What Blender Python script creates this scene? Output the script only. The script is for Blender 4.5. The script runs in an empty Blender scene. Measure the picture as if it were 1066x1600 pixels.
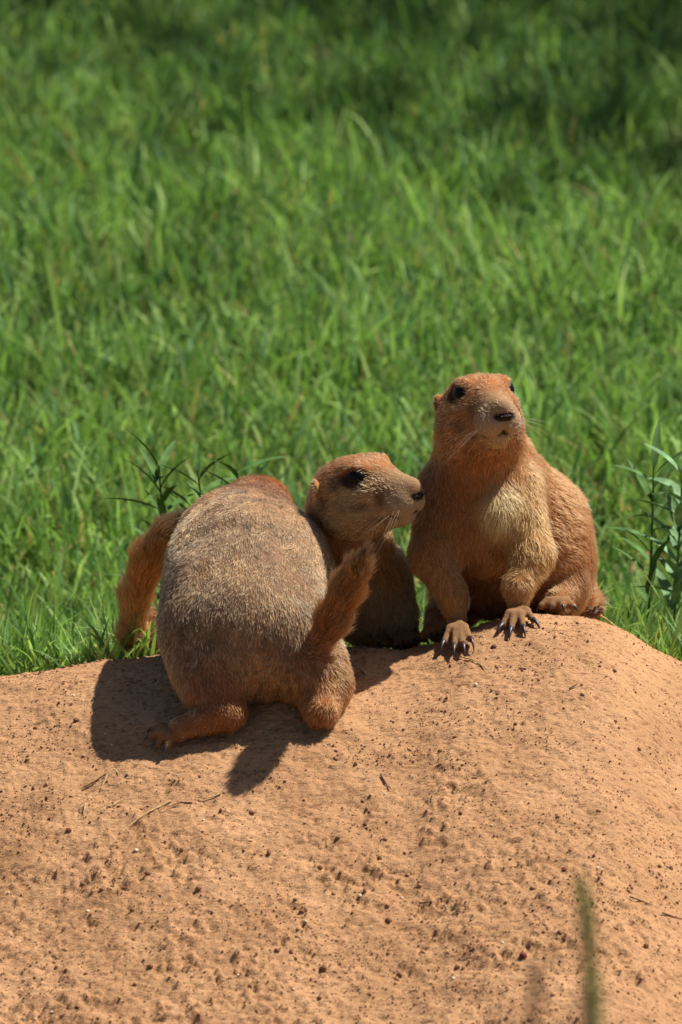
import bpy, math
import numpy as np
from mathutils import Vector

rng = np.random.default_rng(7)
scene = bpy.context.scene
COL = scene.collection

# ------------------------------------------------------------------ camera
PITCH = math.radians(15.0)
AIM = np.array([0.0, 0.0, 0.17]); DIST = 6.0
CF = np.array([0, math.cos(PITCH), -math.sin(PITCH)])
CU = np.array([0, math.sin(PITCH), math.cos(PITCH)])
CPOS = AIM - DIST * CF
cam = bpy.data.cameras.new('camera'); camo = bpy.data.objects.new('camera', cam); COL.objects.link(camo)
camo.location = CPOS; camo.rotation_euler = (math.pi / 2 - PITCH, 0, 0)
cam.sensor_fit = 'VERTICAL'; cam.sensor_height = 24.0; cam.lens = 180.0
cam.clip_start = 0.1; cam.clip_end = 500
cam.dof.use_dof = True; cam.dof.focus_distance = 6.05; cam.dof.aperture_fstop = 8.0
scene.camera = camo

# ------------------------------------------------------------------ light
SUN_E = math.radians(58); SUN_A = math.radians(29)
sdir = np.array([math.cos(SUN_E) * math.cos(SUN_A), math.cos(SUN_E) * math.sin(SUN_A), math.sin(SUN_E)])
world = bpy.data.worlds.new('World'); scene.world = world; world.use_nodes = True
wn = world.node_tree.nodes; wl = world.node_tree.links
sky = wn.new('ShaderNodeTexSky'); sky.sky_type = 'NISHITA'; sky.sun_disc = False
sky.sun_elevation = SUN_E; sky.sun_rotation = math.pi / 2 - SUN_A
wl.new(sky.outputs[0], wn['Background'].inputs[0]); wn['Background'].inputs[1].default_value = 0.05
sun = bpy.data.lights.new('sun', 'SUN'); sun.energy = 5.0; sun.angle = math.radians(0.5); sun.color = (1.0, 0.95, 0.87)
suno = bpy.data.objects.new('sun', sun); COL.objects.link(suno)
suno.rotation_euler = Vector((-sdir).tolist()).to_track_quat('-Z', 'Y').to_euler()
scene.view_settings.view_transform = 'Standard'; scene.view_settings.look = 'None'
scene.view_settings.exposure = 0.75; scene.view_settings.gamma = 1.0
try: scene.view_settings.use_curve_mapping = False
except Exception: pass
scene.render.engine = 'CYCLES'
scene.render.resolution_x = 682; scene.render.resolution_y = 1024
scene.cycles_curves.shape = 'RIBBONS' if hasattr(scene, 'cycles_curves') else None

# ------------------------------------------------------------------ helpers
PX = 0.0005
def ray(px, py):
    return CF + np.array([1, 0, 0]) * ((px - 533) * PX / DIST) - CU * ((py - 800) * PX / DIST)
def P(px, py, y):
    d = ray(px, py); t = (y - CPOS[1]) / d[1]
    return CPOS + t * d
def lin(r, g, b):
    c = np.array([r, g, b], float) / 255
    return np.where(c <= 0.04045, c / 12.92, ((c + 0.055) / 1.055) ** 2.4)

_T = np.random.default_rng(3).random((64, 64, 64)).astype(np.float32)
def vnoise(p, f, off=0.0):
    """smooth 3-D value noise in 0..1 at points p (n,3), frequency f per metre"""
    q = p * f + off + 1000.0
    i = np.floor(q).astype(np.int64); u = (q - i); u = u * u * (3 - 2 * u)
    r = 0
    for dx in (0, 1):
        wx = u[:, 0] if dx else 1 - u[:, 0]
        for dy in (0, 1):
            wy = u[:, 1] if dy else 1 - u[:, 1]
            for dz in (0, 1):
                wz = u[:, 2] if dz else 1 - u[:, 2]
                r = r + wx * wy * wz * _T[(i[:, 0] + dx) % 64, (i[:, 1] + dy) % 64, (i[:, 2] + dz) % 64]
    return r
def fbm(p, f, o=4, off=0.0, gain=0.5):
    a = 1.0; s = 0; n = 0
    for k in range(o):
        s = s + a * vnoise(p, f * 2 ** k, off + 7.3 * k); n += a; a *= gain
    return s / n
def sstep(a, b, x):
    t = np.clip((x - a) / (b - a), 0, 1); return t * t * (3 - 2 * t)

def wloc(o):
    l = np.zeros(3)
    while o is not None: l = l + np.array(o.location); o = o.parent
    return l
def mesh_obj(name, v, f, mat, parent=None, smooth=True, cols=None, kind=None):
    """v (n,3) in world space, f list or (m,k) array; stored relative to the parent's location"""
    v = np.asarray(v, np.float64)
    if parent is not None: v = v - wloc(parent)
    me = bpy.data.meshes.new(name)
    f = np.asarray(f, np.int32); k = f.shape[1]
    me.vertices.add(len(v)); me.vertices.foreach_set('co', v.astype(np.float32).ravel())
    me.loops.add(f.size); me.loops.foreach_set('vertex_index', f.ravel())
    me.polygons.add(len(f)); me.polygons.foreach_set('loop_start', np.arange(0, f.size, k, dtype=np.int32))
    me.update(calc_edges=True); me.validate()
    if smooth: me.polygons.foreach_set('use_smooth', np.ones(len(me.polygons), bool))
    if cols is not None:
        a = me.attributes.new('Col', 'FLOAT_COLOR', 'POINT')
        a.data.foreach_set('color', np.c_[cols, np.ones(len(cols))].astype(np.float32).ravel())
    me.materials.append(mat)
    o = bpy.data.objects.new(name, me); COL.objects.link(o)
    if parent is not None: o.parent = parent
    if kind: o['kind'] = kind
    return o
def thing(name, label, cat, loc, group=None):
    o = bpy.data.objects.new(name, None); COL.objects.link(o); o.empty_display_size = 0.02
    o.location = loc; o['label'] = label; o['category'] = cat
    if group: o['group'] = group
    return o
def tag(o, label, cat, group=None):
    o['label'] = label; o['category'] = cat
    if group: o['group'] = group
    return o

def curves_obj(name, pts, rad, cols, mat, parent):
    """pts (n,k,3) world, rad (n,k), cols (n,k,3)"""
    n, k, _ = pts.shape
    c = bpy.data.hair_curves.new(name); c.add_curves([k] * n)
    pp = pts.reshape(-1, 3) - wloc(parent)
    c.attributes['position'].data.foreach_set('vector', pp.astype(np.float32).ravel())
    ra = c.attributes.get('radius') or c.attributes.new('radius', 'FLOAT', 'POINT')
    ra.data.foreach_set('value', rad.astype(np.float32).ravel())
    ca = c.attributes.new('Col', 'FLOAT_COLOR', 'POINT')
    ca.data.foreach_set('color', np.concatenate([cols, np.ones((n, k, 1))], 2).astype(np.float32).ravel())
    c.materials.append(mat)
    o = bpy.data.objects.new(name, c); COL.objects.link(o); o.parent = parent
    return o

# ------------------------------------------------------------------ materials
def newmat(name):
    m = bpy.data.materials.new(name); m.use_nodes = True
    return m, m.node_tree.nodes, m.node_tree.links, m.node_tree.nodes['Principled BSDF']
def attr_mat(name, rough=0.8, spec=0.2, bump=None, sheen=0.0):
    m, n, l, b = newmat(name)
    a = n.new('ShaderNodeAttribute'); a.attribute_name = 'Col'
    l.new(a.outputs['Color'], b.inputs['Base Color'])
    b.inputs['Roughness'].default_value = rough; b.inputs['Specular IOR Level'].default_value = spec
    if bump:
        t = n.new('ShaderNodeTexNoise'); t.inputs['Scale'].default_value = bump[0]; t.inputs['Detail'].default_value = 4
        tc = n.new('ShaderNodeTexCoord'); l.new(tc.outputs['Object'], t.inputs['Vector'])
        bp = n.new('ShaderNodeBump'); bp.inputs['Distance'].default_value = bump[1]; bp.inputs['Strength'].default_value = 0.8
        l.new(t.outputs['Fac'], bp.inputs['Height']); l.new(bp.outputs[0], b.inputs['Normal'])
    return m
def plain_mat(name, col, rough=0.6, spec=0.4, noise=None, coat=0.0):
    m, n, l, b = newmat(name)
    b.inputs['Roughness'].default_value = rough; b.inputs['Specular IOR Level'].default_value = spec
    b.inputs['Coat Weight'].default_value = coat
    if noise:
        t = n.new('ShaderNodeTexNoise'); t.inputs['Scale'].default_value = noise; t.inputs['Detail'].default_value = 5
        tc = n.new('ShaderNodeTexCoord'); l.new(tc.outputs['Object'], t.inputs['Vector'])
        r = n.new('ShaderNodeValToRGB')
        r.color_ramp.elements[0].color = (*(np.array(col) * 0.55), 1); r.color_ramp.elements[0].position = 0.3
        r.color_ramp.elements[1].color = (*np.minimum(np.array(col) * 1.35, 0.9), 1); r.color_ramp.elements[1].position = 0.7
        l.new(t.outputs['Fac'], r.inputs[0]); l.new(r.outputs[0], b.inputs['Base Color'])
    else:
        b.inputs['Base Color'].default_value = (*col, 1)
    return m

def dirt_mat():
    m, n, l, b = newmat('red_dirt')
    tc = n.new('ShaderNodeTexCoord')
    def noise(scale, det, rough=0.6):
        t = n.new('ShaderNodeTexNoise'); t.inputs['Scale'].default_value = scale
        t.inputs['Detail'].default_value = det; t.inputs['Roughness'].default_value = rough
        l.new(tc.outputs['Object'], t.inputs['Vector']); return t
    n1 = noise(14, 6); n2 = noise(230, 5, 0.7)
    mp = n.new('ShaderNodeMapping'); mp.inputs['Rotation'].default_value = (0, 0, math.radians(28)); mp.inputs['Scale'].default_value = (.55, 1.15, 1)
    l.new(tc.outputs['Object'], mp.inputs['Vector']); l.new(mp.outputs[0], n2.inputs['Vector']); n3 = noise(900, 3)
    r1 = n.new('ShaderNodeValToRGB'); e = r1.color_ramp.elements
    e[0].position = 0.3; e[0].color = (*lin(162, 121, 85), 1); e[1].position = 0.72; e[1].color = (*lin(187, 144, 105), 1)
    l.new(n1.outputs['Fac'], r1.inputs[0])
    r2 = n.new('ShaderNodeValToRGB'); e = r2.color_ramp.elements
    e[0].position = 0.36; e[0].color = (0.42, 0.36, 0.36, 1); e[1].position = 0.47; e[1].color = (1, 1, 1, 1)
    l.new(n2.outputs['Fac'], r2.inputs[0])
    mx = n.new('ShaderNodeMix'); mx.data_type = 'RGBA'; mx.blend_type = 'MULTIPLY'; mx.inputs['Factor'].default_value = 0.8
    l.new(r1.outputs[0], mx.inputs['A']); l.new(r2.outputs[0], mx.inputs['B'])
    r3 = n.new('ShaderNodeValToRGB'); e = r3.color_ramp.elements
    e[0].position = 0.35; e[0].color = (0.72, 0.70, 0.68, 1); e[1].position = 0.65; e[1].color = (1.12, 1.12, 1.12, 1)
    l.new(n3.outputs['Fac'], r3.inputs[0])
    m2 = n.new('ShaderNodeMix'); m2.data_type = 'RGBA'; m2.blend_type = 'MULTIPLY'; m2.inputs['Factor'].default_value = 0.8
    l.new(mx.outputs['Result'], m2.inputs['A']); l.new(r3.outputs[0], m2.inputs['B'])
    l.new(m2.outputs['Result'], b.inputs['Base Color'])
    b.inputs['Roughness'].default_value = 0.95; b.inputs['Specular IOR Level'].default_value = 0.1
    bp = n.new('ShaderNodeBump'); bp.inputs['Distance'].default_value = 0.0022; bp.inputs['Strength'].default_value = 1.0
    l.new(n2.outputs['Fac'], bp.inputs['Height'])
    b2 = n.new('ShaderNodeBump'); b2.inputs['Distance'].default_value = 0.0005; b2.inputs['Strength'].default_value = 0.8
    l.new(n3.outputs['Fac'], b2.inputs['Height']); l.new(bp.outputs[0], b2.inputs['Normal'])
    l.new(b2.outputs[0], b.inputs['Normal'])
    return m

def grass_mat(name):
    m, n, l, b = newmat(name)
    a = n.new('ShaderNodeAttribute'); a.attribute_name = 'Col'
    l.new(a.outputs['Color'], b.inputs['Base Color'])
    b.inputs['Roughness'].default_value = 0.65; b.inputs['Specular IOR Level'].default_value = 0.15
    tr = n.new('ShaderNodeBsdfTranslucent')
    mu = n.new('ShaderNodeMix'); mu.data_type = 'RGBA'; mu.blend_type = 'MULTIPLY'; mu.inputs['Factor'].default_value = 1
    mu.inputs['B'].default_value = (1.15, 1.3, 0.7, 1)
    l.new(a.outputs['Color'], mu.inputs['A']); l.new(mu.outputs['Result'], tr.inputs['Color'])
    mix = n.new('ShaderNodeMixShader'); mix.inputs[0].default_value = 0.35
    l.new(b.outputs[0], mix.inputs[1]); l.new(tr.outputs[0], mix.inputs[2])
    l.new(mix.outputs[0], n['Material Output'].inputs['Surface'])
    return m
def fur_mat():
    m, n, l, b = newmat('fur')
    a = n.new('ShaderNodeAttribute'); a.attribute_name = 'Col'
    h = n.new('ShaderNodeBsdfHairPrincipled'); h.model = 'CHIANG'; h.parametrization = 'COLOR'
    l.new(a.outputs['Color'], h.inputs['Color'])
    h.inputs['Roughness'].default_value = 0.55; h.inputs['Radial Roughness'].default_value = 0.65
    d = n.new('ShaderNodeBsdfDiffuse'); l.new(a.outputs['Color'], d.inputs['Color'])
    mix = n.new('ShaderNodeMixShader'); mix.inputs[0].default_value = 0.45
    l.new(h.outputs[0], mix.inputs[1]); l.new(d.outputs[0], mix.inputs[2])
    l.new(mix.outputs[0], n['Material Output'].inputs['Surface'])
    n.remove(b)
    return m

M_DIRT = dirt_mat()
M_GRASS = grass_mat('grass_blade')
M_FUR = fur_mat()
M_SKIN = attr_mat('undercoat', 0.9, 0.1, bump=(450, .0008))
M_EYE = plain_mat('eye_black', (0.004, 0.003, 0.003), 0.3, 0.12)
M_NOSE = plain_mat('nose_skin', lin(44, 30, 30), 0.75, 0.15, noise=400)
M_CLAW = plain_mat('claw_horn', lin(58, 46, 46), 0.4, 0.4, noise=250)
M_STRAW = plain_mat('dry_straw', lin(188, 158, 112), 0.7, 0.2, noise=300)
M_DARKTWIG = plain_mat('dark_twig', lin(96, 66, 52), 0.8, 0.2, noise=300)
M_CLOD = plain_mat('dark_clod', lin(124, 88, 66), 0.95, 0.1, noise=260)
M_PEBBLE = plain_mat('pale_pebble', lin(205, 186, 160), 0.7, 0.2, noise=300)
M_REDPEB = plain_mat('red_pebble', lin(112, 52, 42), 0.7, 0.2, noise=300)

# ------------------------------------------------------------------ terrain
LAWN = -0.16
CREST = np.array([(-400, 1225, .12), (-200, 1105, .10), (0, 1058, .085), (100, 1046, .08), (200, 1031, .075), (300, 1021, .07),
                  (430, 1014, .065), (560, 1017, .06), (640, 1013, .06), (690, 998, .06), (750, 976, .065), (800, 964, .07), (860, 958, .07),
                  (915, 961, .07), (950, 970, .07), (985, 990, .07), (1020, 1012, .075), (1066, 1034, .08), (1250, 1130, .10), (1450, 1260, .12)])
_cp = np.array([P(*c) for c in CREST])
_xs = np.linspace(_cp[0, 0], _cp[-1, 0], 900)
def _smooth(a, k=25):
    w = np.hanning(k); w /= w.sum(); ap = np.r_[np.full(k, a[0]), a, np.full(k, a[-1])]
    return np.convolve(ap, w, 'same')[k:-k]
_yc = _smooth(np.interp(_xs, _cp[:, 0], _cp[:, 1])); _zc = _smooth(np.interp(_xs, _cp[:, 0], _cp[:, 2]))
_t = np.linspace(-3, 3, 6001)
_sl = np.interp(_t, [-1.3, -.8, -.5, -.16, -.07, -.02, 0, .03, .18, .30, .6, 1.0, 1.5], [.02, .15, .36, .40, .27, -.10, -.288, -.33, -.36, -.55, -.5, -.15, 0])
_g = np.cumsum(_sl) * (_t[1] - _t[0]); _g -= np.interp(0, _t, _g)
def mound_z(x, y):
    yc = np.interp(x, _xs, _yc); zc = np.interp(x, _xs, _zc)
    z = zc + np.interp(y - yc, _t, _g)
    k = 0.04; d = z - LAWN
    return LAWN + 0.5 * (d + np.sqrt(d * d + k * k)) - 0.0015
def G(px, py):
    """where the pixel's ray meets the front of the mound"""
    d = ray(px, py); t = np.linspace(4.5, 7.0, 12000)
    p = CPOS[None] + t[:, None] * d[None]
    h = p[:, 2] - mound_z(p[:, 0], p[:, 1]); i = np.argmax(h < 0)
    return p[i] if h[i] < 0 else P(px, py, 0.07)

def axis(dense, lo, hi, step, far):
    a = list(np.arange(lo, hi, step)); s = step
    x = a[-1]
    while x < far[1]: s *= 1.16; x += s; a.append(x)
    s = step; x = lo; b = []
    while x > far[0]: s *= 1.16; x -= s; b.append(x)
    return np.array(b[::-1] + a)
gx = axis(0, -.30, .30, .0016, (-1.4, 1.4)); gy = axis(0, -.46, .10, .0017, (-1.6, 1.4))
X, Y = np.meshgrid(gx, gy, indexing='ij'); xf = X.ravel(); yf = Y.ravel()
def rough(x, y):
    p = np.c_[x, y, 0 * x]; pa = np.c_[(x * .88 - y * .47) * .7, x * .47 + y * .88, 0 * x]
    front = sstep(-.02, -.25, y) * sstep(.25, -.15, x + y * .6)
    big = vnoise(p, 24, 77.)
    f1 = (fbm(p, 14, 3) - .5) * .012
    f2 = (fbm(pa, 60, 4, 5., .6) - .5) * (.005 + .006 * front)
    c = fbm(pa, 230, 3, 11., .6); lump = sstep(.55, .78, c) * (.0014 + .0034 * front) * sstep(.35, .7, big)
    pit = sstep(.40, .24, fbm(pa, 200, 3, 31., .65)) * (.0006 + .0026 * front) * sstep(.4, .65, vnoise(p, 30, 55.))
    f3 = (fbm(p, 380, 2, 3.) - .5) * .0022
    return f1 + f2 + lump - pit + f3
def ground_z(x, y): return mound_z(x, y) + rough(x, y)
zf = ground_z(xf, yf)
nx, ny = len(gx), len(gy)
idx = np.arange(nx * ny).reshape(nx, ny)
quad = np.stack([idx[:-1, :-1], idx[1:, :-1], idx[1:, 1:], idx[:-1, 1:]], -1).reshape(-1, 4)
mo = mesh_obj('dirt_mound', np.c_[xf, yf, zf], quad, M_DIRT, kind='structure')

m, n, l, b = newmat('lawn_soil')
tc = n.new('ShaderNodeTexCoord'); t1 = n.new('ShaderNodeTexNoise'); t1.inputs['Scale'].default_value = 30; t1.inputs['Detail'].default_value = 6
l.new(tc.outputs['Object'], t1.inputs['Vector']); r = n.new('ShaderNodeValToRGB')
r.color_ramp.elements[0].position = .35; r.color_ramp.elements[0].color = (.035, .06, .018, 1)
r.color_ramp.elements[1].position = .7; r.color_ramp.elements[1].color = (.07, .10, .03, 1)
l.new(t1.outputs['Fac'], r.inputs[0]); l.new(r.outputs[0], b.inputs['Base Color']); b.inputs['Roughness'].default_value = .95
M_SOIL = m
ga = np.array([-120, -40, -12, -4, -1.4, 0, 1.4, 4, 12, 40, 120.])
GX, GY = np.meshgrid(ga, ga, indexing='ij'); gi = np.arange(121).reshape(11, 11)
gq = np.stack([gi[:-1, :-1], gi[1:, :-1], gi[1:, 1:], gi[:-1, 1:]], -1).reshape(-1, 4)
mesh_obj('ground', np.c_[GX.ravel(), GY.ravel(), np.full(121, LAWN - .012)], gq, M_SOIL, kind='structure')

# ------------------------------------------------------------------ grass
def blades(x, y, h, w, lean, az, col, bend, nseg=4):
    """flat tapering blades with a fold; returns verts, quads, cols"""
    n = len(x); z0 = np.maximum(mound_z(x, y), LAWN - .02) - .004
    tw = rng.uniform(0, math.pi, n)
    s = np.linspace(0, 1, nseg + 1)
    ca, sa = np.cos(az), np.sin(az)
    V = np.zeros((n, nseg + 1, 2, 3)); C = np.zeros((n, nseg + 1, 2, 3))
    for k, sk in enumerate(s):
        ang = lean + bend * sk
        r = h * sk * np.sin(ang * .8); zz = h * sk * np.cos(ang * .85)
        cx = x + ca * r; cy = y + sa * r; cz = z0 + zz
        ww = w * (1 - sk ** 2.2) * (0.75 + .5 * sk) * .5 + .0001
        t = tw + sk * .9
        for j, sg in enumerate((-1, 1)):
            V[:, k, j] = np.c_[cx + sg * ww * np.cos(t), cy + sg * ww * np.sin(t), cz]
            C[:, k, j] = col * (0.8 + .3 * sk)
    q = np.zeros((n, nseg, 4), np.int64); base = np.arange(n)[:, None] * (nseg + 1) * 2
    ks = np.arange(nseg)[None] * 2
    q[:, :, 0] = base + ks; q[:, :, 1] = base + ks + 1; q[:, :, 2] = base + ks + 3; q[:, :, 3] = base + ks + 2
    return V.reshape(-1, 3), q.reshape(-1, 4), C.reshape(-1, 3)
def scatter(nn, x0, x1, y0, y1, hs=1.0, ws=1.0):
    x = rng.uniform(x0, x1, nn); y = rng.uniform(y0, y1, nn); p = np.c_[x, y, 0 * x]
    yc = np.interp(x, _xs, _yc); t = y - yc
    edge = .13 + .07 * vnoise(p, 14)
    keep = (t > edge) | (t < -1.0)
    cl = vnoise(p, 22, 9.)
    keep &= rng.random(nn) < (.45 + .9 * cl)
    x, y, p, cl, t = x[keep], y[keep], p[keep], cl[keep], t[keep]; nn = len(x)
    h = rng.gamma(9, 1 / 9, nn) * .050 * (.62 + .75 * vnoise(p, 7, 4.)) * (.8 + .4 * cl) * hs
    h *= np.where(t < .5, .75 + .5 * np.clip(t, 0, .5), 1.0)
    w = rng.uniform(.0018, .0046, nn) * ws
    tone = vnoise(p, 5, 2.)[:, None]; u = rng.random((nn, 1))
    c = lin(106, 140, 66) * (1 - u) + lin(152, 176, 104) * u
    c = c * (0.75 + .4 * tone) * rng.uniform(.5, 1.35, (nn, 1))
    blue = rng.random(nn) < .18; c[blue] = lin(98, 136, 84) * rng.uniform(.7, 1.2, (blue.sum(), 1))
    dry = rng.random(nn) < .07; c[dry] = lin(172, 156, 104) * rng.uniform(.6, 1.1, (dry.sum(), 1)); h[dry] *= .8
    lean = np.abs(rng.normal(0, .34, nn)) + .06; az = rng.uniform(0, 2 * math.pi, nn)
    bend = np.abs(rng.normal(.35, .35, nn))
    return blades(x, y, h, w, lean, az, c, bend)
parts = [scatter(40000, -.62, .62, .12, .85), scatter(115000, -.85, .85, .8, 4.4, 1.05, 1.5),
         scatter(35000, -3.2, -.85, .3, 6, 1.1, 1.8), scatter(35000, .85, 3.2, .3, 6, 1.1, 1.8),
         scatter(18000, -1.6, 1.6, 4.4, 8, 1.1, 2.2)]
off = 0; vs = []; qs = []; cs = []
for v, q, c in parts:
    vs.append(v); qs.append(q + off); cs.append(c); off += len(v)
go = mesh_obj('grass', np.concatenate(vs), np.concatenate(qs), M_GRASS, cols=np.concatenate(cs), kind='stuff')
tag(go, 'dense green lawn grass growing behind the dirt mound', 'grass')

# ------------------------------------------------------------------ implicit-surface bodies
class Body:
    def __init__(s): s.pr = []; s.neg = []
    def cone(s, a, b, ra, rb, k=.012, **kw):
        s.pr.append(dict(t='c', a=np.array(a), b=np.array(b), ra=ra, rb=rb, k=k, **kw))
    def ell(s, c, r, R=None, k=.012, **kw):
        s.pr.append(dict(t='e', c=np.array(c), r=np.array(r, float), R=np.eye(3) if R is None else R, k=k, **kw))
    def cut(s, a, b, ra, rb, k=.001): s.neg.append(dict(t='c', a=np.array(a), b=np.array(b), ra=ra, rb=rb, k=k))
def dist(p, q):
    if p['t'] == 'c':
        ab = p['b'] - p['a']; t = np.clip(((q - p['a']) @ ab) / (ab @ ab), 0, 1)
        d = q - p['a'] - t[..., None] * ab
        return np.sqrt((d * d).sum(-1)) - (p['ra'] + (p['rb'] - p['ra']) * t)
    l = (q - p['c']) @ p['R']
    k0 = np.sqrt(((l / p['r']) ** 2).sum(-1)) + 1e-9; k1 = np.sqrt(((l / p['r'] ** 2) ** 2).sum(-1)) + 1e-9
    return k0 * (k0 - 1) / k1
def bbox(p):
    if p['t'] == 'c':
        return np.minimum(p['a'] - p['ra'], p['b'] - p['rb']), np.maximum(p['a'] + p['ra'], p['b'] + p['rb'])
    e = np.sqrt(((p['R'] * p['r'][None]) ** 2).sum(1)); return p['c'] - e, p['c'] + e
def build_sdf(B, h):
    bb = [bbox(p) for p in B.pr]
    lo = np.min([b[0] for b in bb], 0) - .012; hi = np.max([b[1] for b in bb], 0) + .012
    n = np.ceil((hi - lo) / h).astype(int) + 1
    F = np.full(n, .05, np.float32)
    for sign, lst in ((1, B.pr), (-1, B.neg)):
        for p in lst:
            b = bbox(p); pad = p['k'] + .006
            i0 = np.maximum(np.floor((b[0] - pad - lo) / h).astype(int), 0); i1 = np.minimum(np.ceil((b[1] + pad - lo) / h).astype(int) + 1, n)
            ax = [lo[a] + h * np.arange(i0[a], i1[a]) for a in range(3)]
            q = np.stack(np.meshgrid(*ax, indexing='ij'), -1)
            d = dist(p, q).astype(np.float32)
            S = F[i0[0]:i1[0], i0[1]:i1[1], i0[2]:i1[2]]; k = p['k']
            if sign > 0:
                hh = np.clip(.5 + .5 * (S - d) / k, 0, 1); S[:] = S * (1 - hh) + d * hh - k * hh * (1 - hh)
            else:
                d = -d; hh = np.clip(.5 - .5 * (S - d) / k, 0, 1); S[:] = S * (1 - hh) + d * hh + k * hh * (1 - hh)
    return F, lo
def surface_nets(F, lo, h):
    n = np.array(F.shape); ins = F < 0
    cnt = np.zeros(n - 1, np.int8); corners = [(i, j, k) for i in (0, 1) for j in (0, 1) for k in (0, 1)]
    for i, j, k in corners: cnt += ins[i:n[0] - 1 + i, j:n[1] - 1 + j, k:n[2] - 1 + k]
    act = np.argwhere((cnt > 0) & (cnt < 8)); vid = np.full(n - 1, -1, np.int64); vid[tuple(act.T)] = np.arange(len(act))
    acc = np.zeros((len(act), 3)); num = np.zeros(len(act))
    for a in range(len(corners)):
        for b in range(a + 1, 8):
            ca, cb = np.array(corners[a]), np.array(corners[b])
            if np.abs(ca - cb).sum() != 1: continue
            fa = F[tuple((act + ca).T)]; fb = F[tuple((act + cb).T)]; m = (fa < 0) != (fb < 0)
            t = np.where(m, fa / np.where(m, fa - fb, 1), 0)
            acc += np.where(m[:, None], ca + t[:, None] * (cb - ca), 0); num += m
    V = lo + h * (act + acc / num[:, None])
    Q = []
    for a in range(3):
        u, v = (a + 1) % 3, (a + 2) % 3
        sl0 = [slice(1, n[i] - 1) for i in range(3)]; sl1 = list(sl0); sl0[a] = slice(0, n[a] - 1); sl1[a] = slice(1, n[a])
        A = ins[tuple(sl0)]; Bq = ins[tuple(sl1)]; e = np.argwhere(A != Bq); fl = A[tuple(e.T)]
        off = np.ones(3, int); off[a] = 0; e = e + off
        du = np.zeros(3, int); du[u] = 1; dv = np.zeros(3, int); dv[v] = 1
        q = np.stack([vid[tuple((e - du - dv).T)], vid[tuple((e - dv).T)], vid[tuple(e.T)], vid[tuple((e - du).T)]], 1)
        q[~fl] = q[~fl][:, ::-1]; Q.append(q)
    return V, np.concatenate(Q)
def blend(B, q, keys, sig=.005):
    W = 0; acc = {k: 0 for k in keys}
    D = np.stack([dist(p, q) for p in B.pr if 'col' in p], 0); D -= D.min(0)
    for p, d in zip([p for p in B.pr if 'col' in p], D):
        w = np.exp(-d / (p.get('sig', sig))) * p.get('wt', 1.0); W = W + w
        for k in keys:
            val = np.asarray(p.get(k, DEF.get(k)), float)
            acc[k] = acc[k] + (w[:, None] * val[None] if val.ndim else w * val)
    return {k: (a / W[:, None] if np.ndim(a) == 2 else a / W) for k, a in acc.items()}
DEF = dict(len=.010, flow=np.array([0, 0, -1.]), grz=.3, lift=.42)

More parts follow.
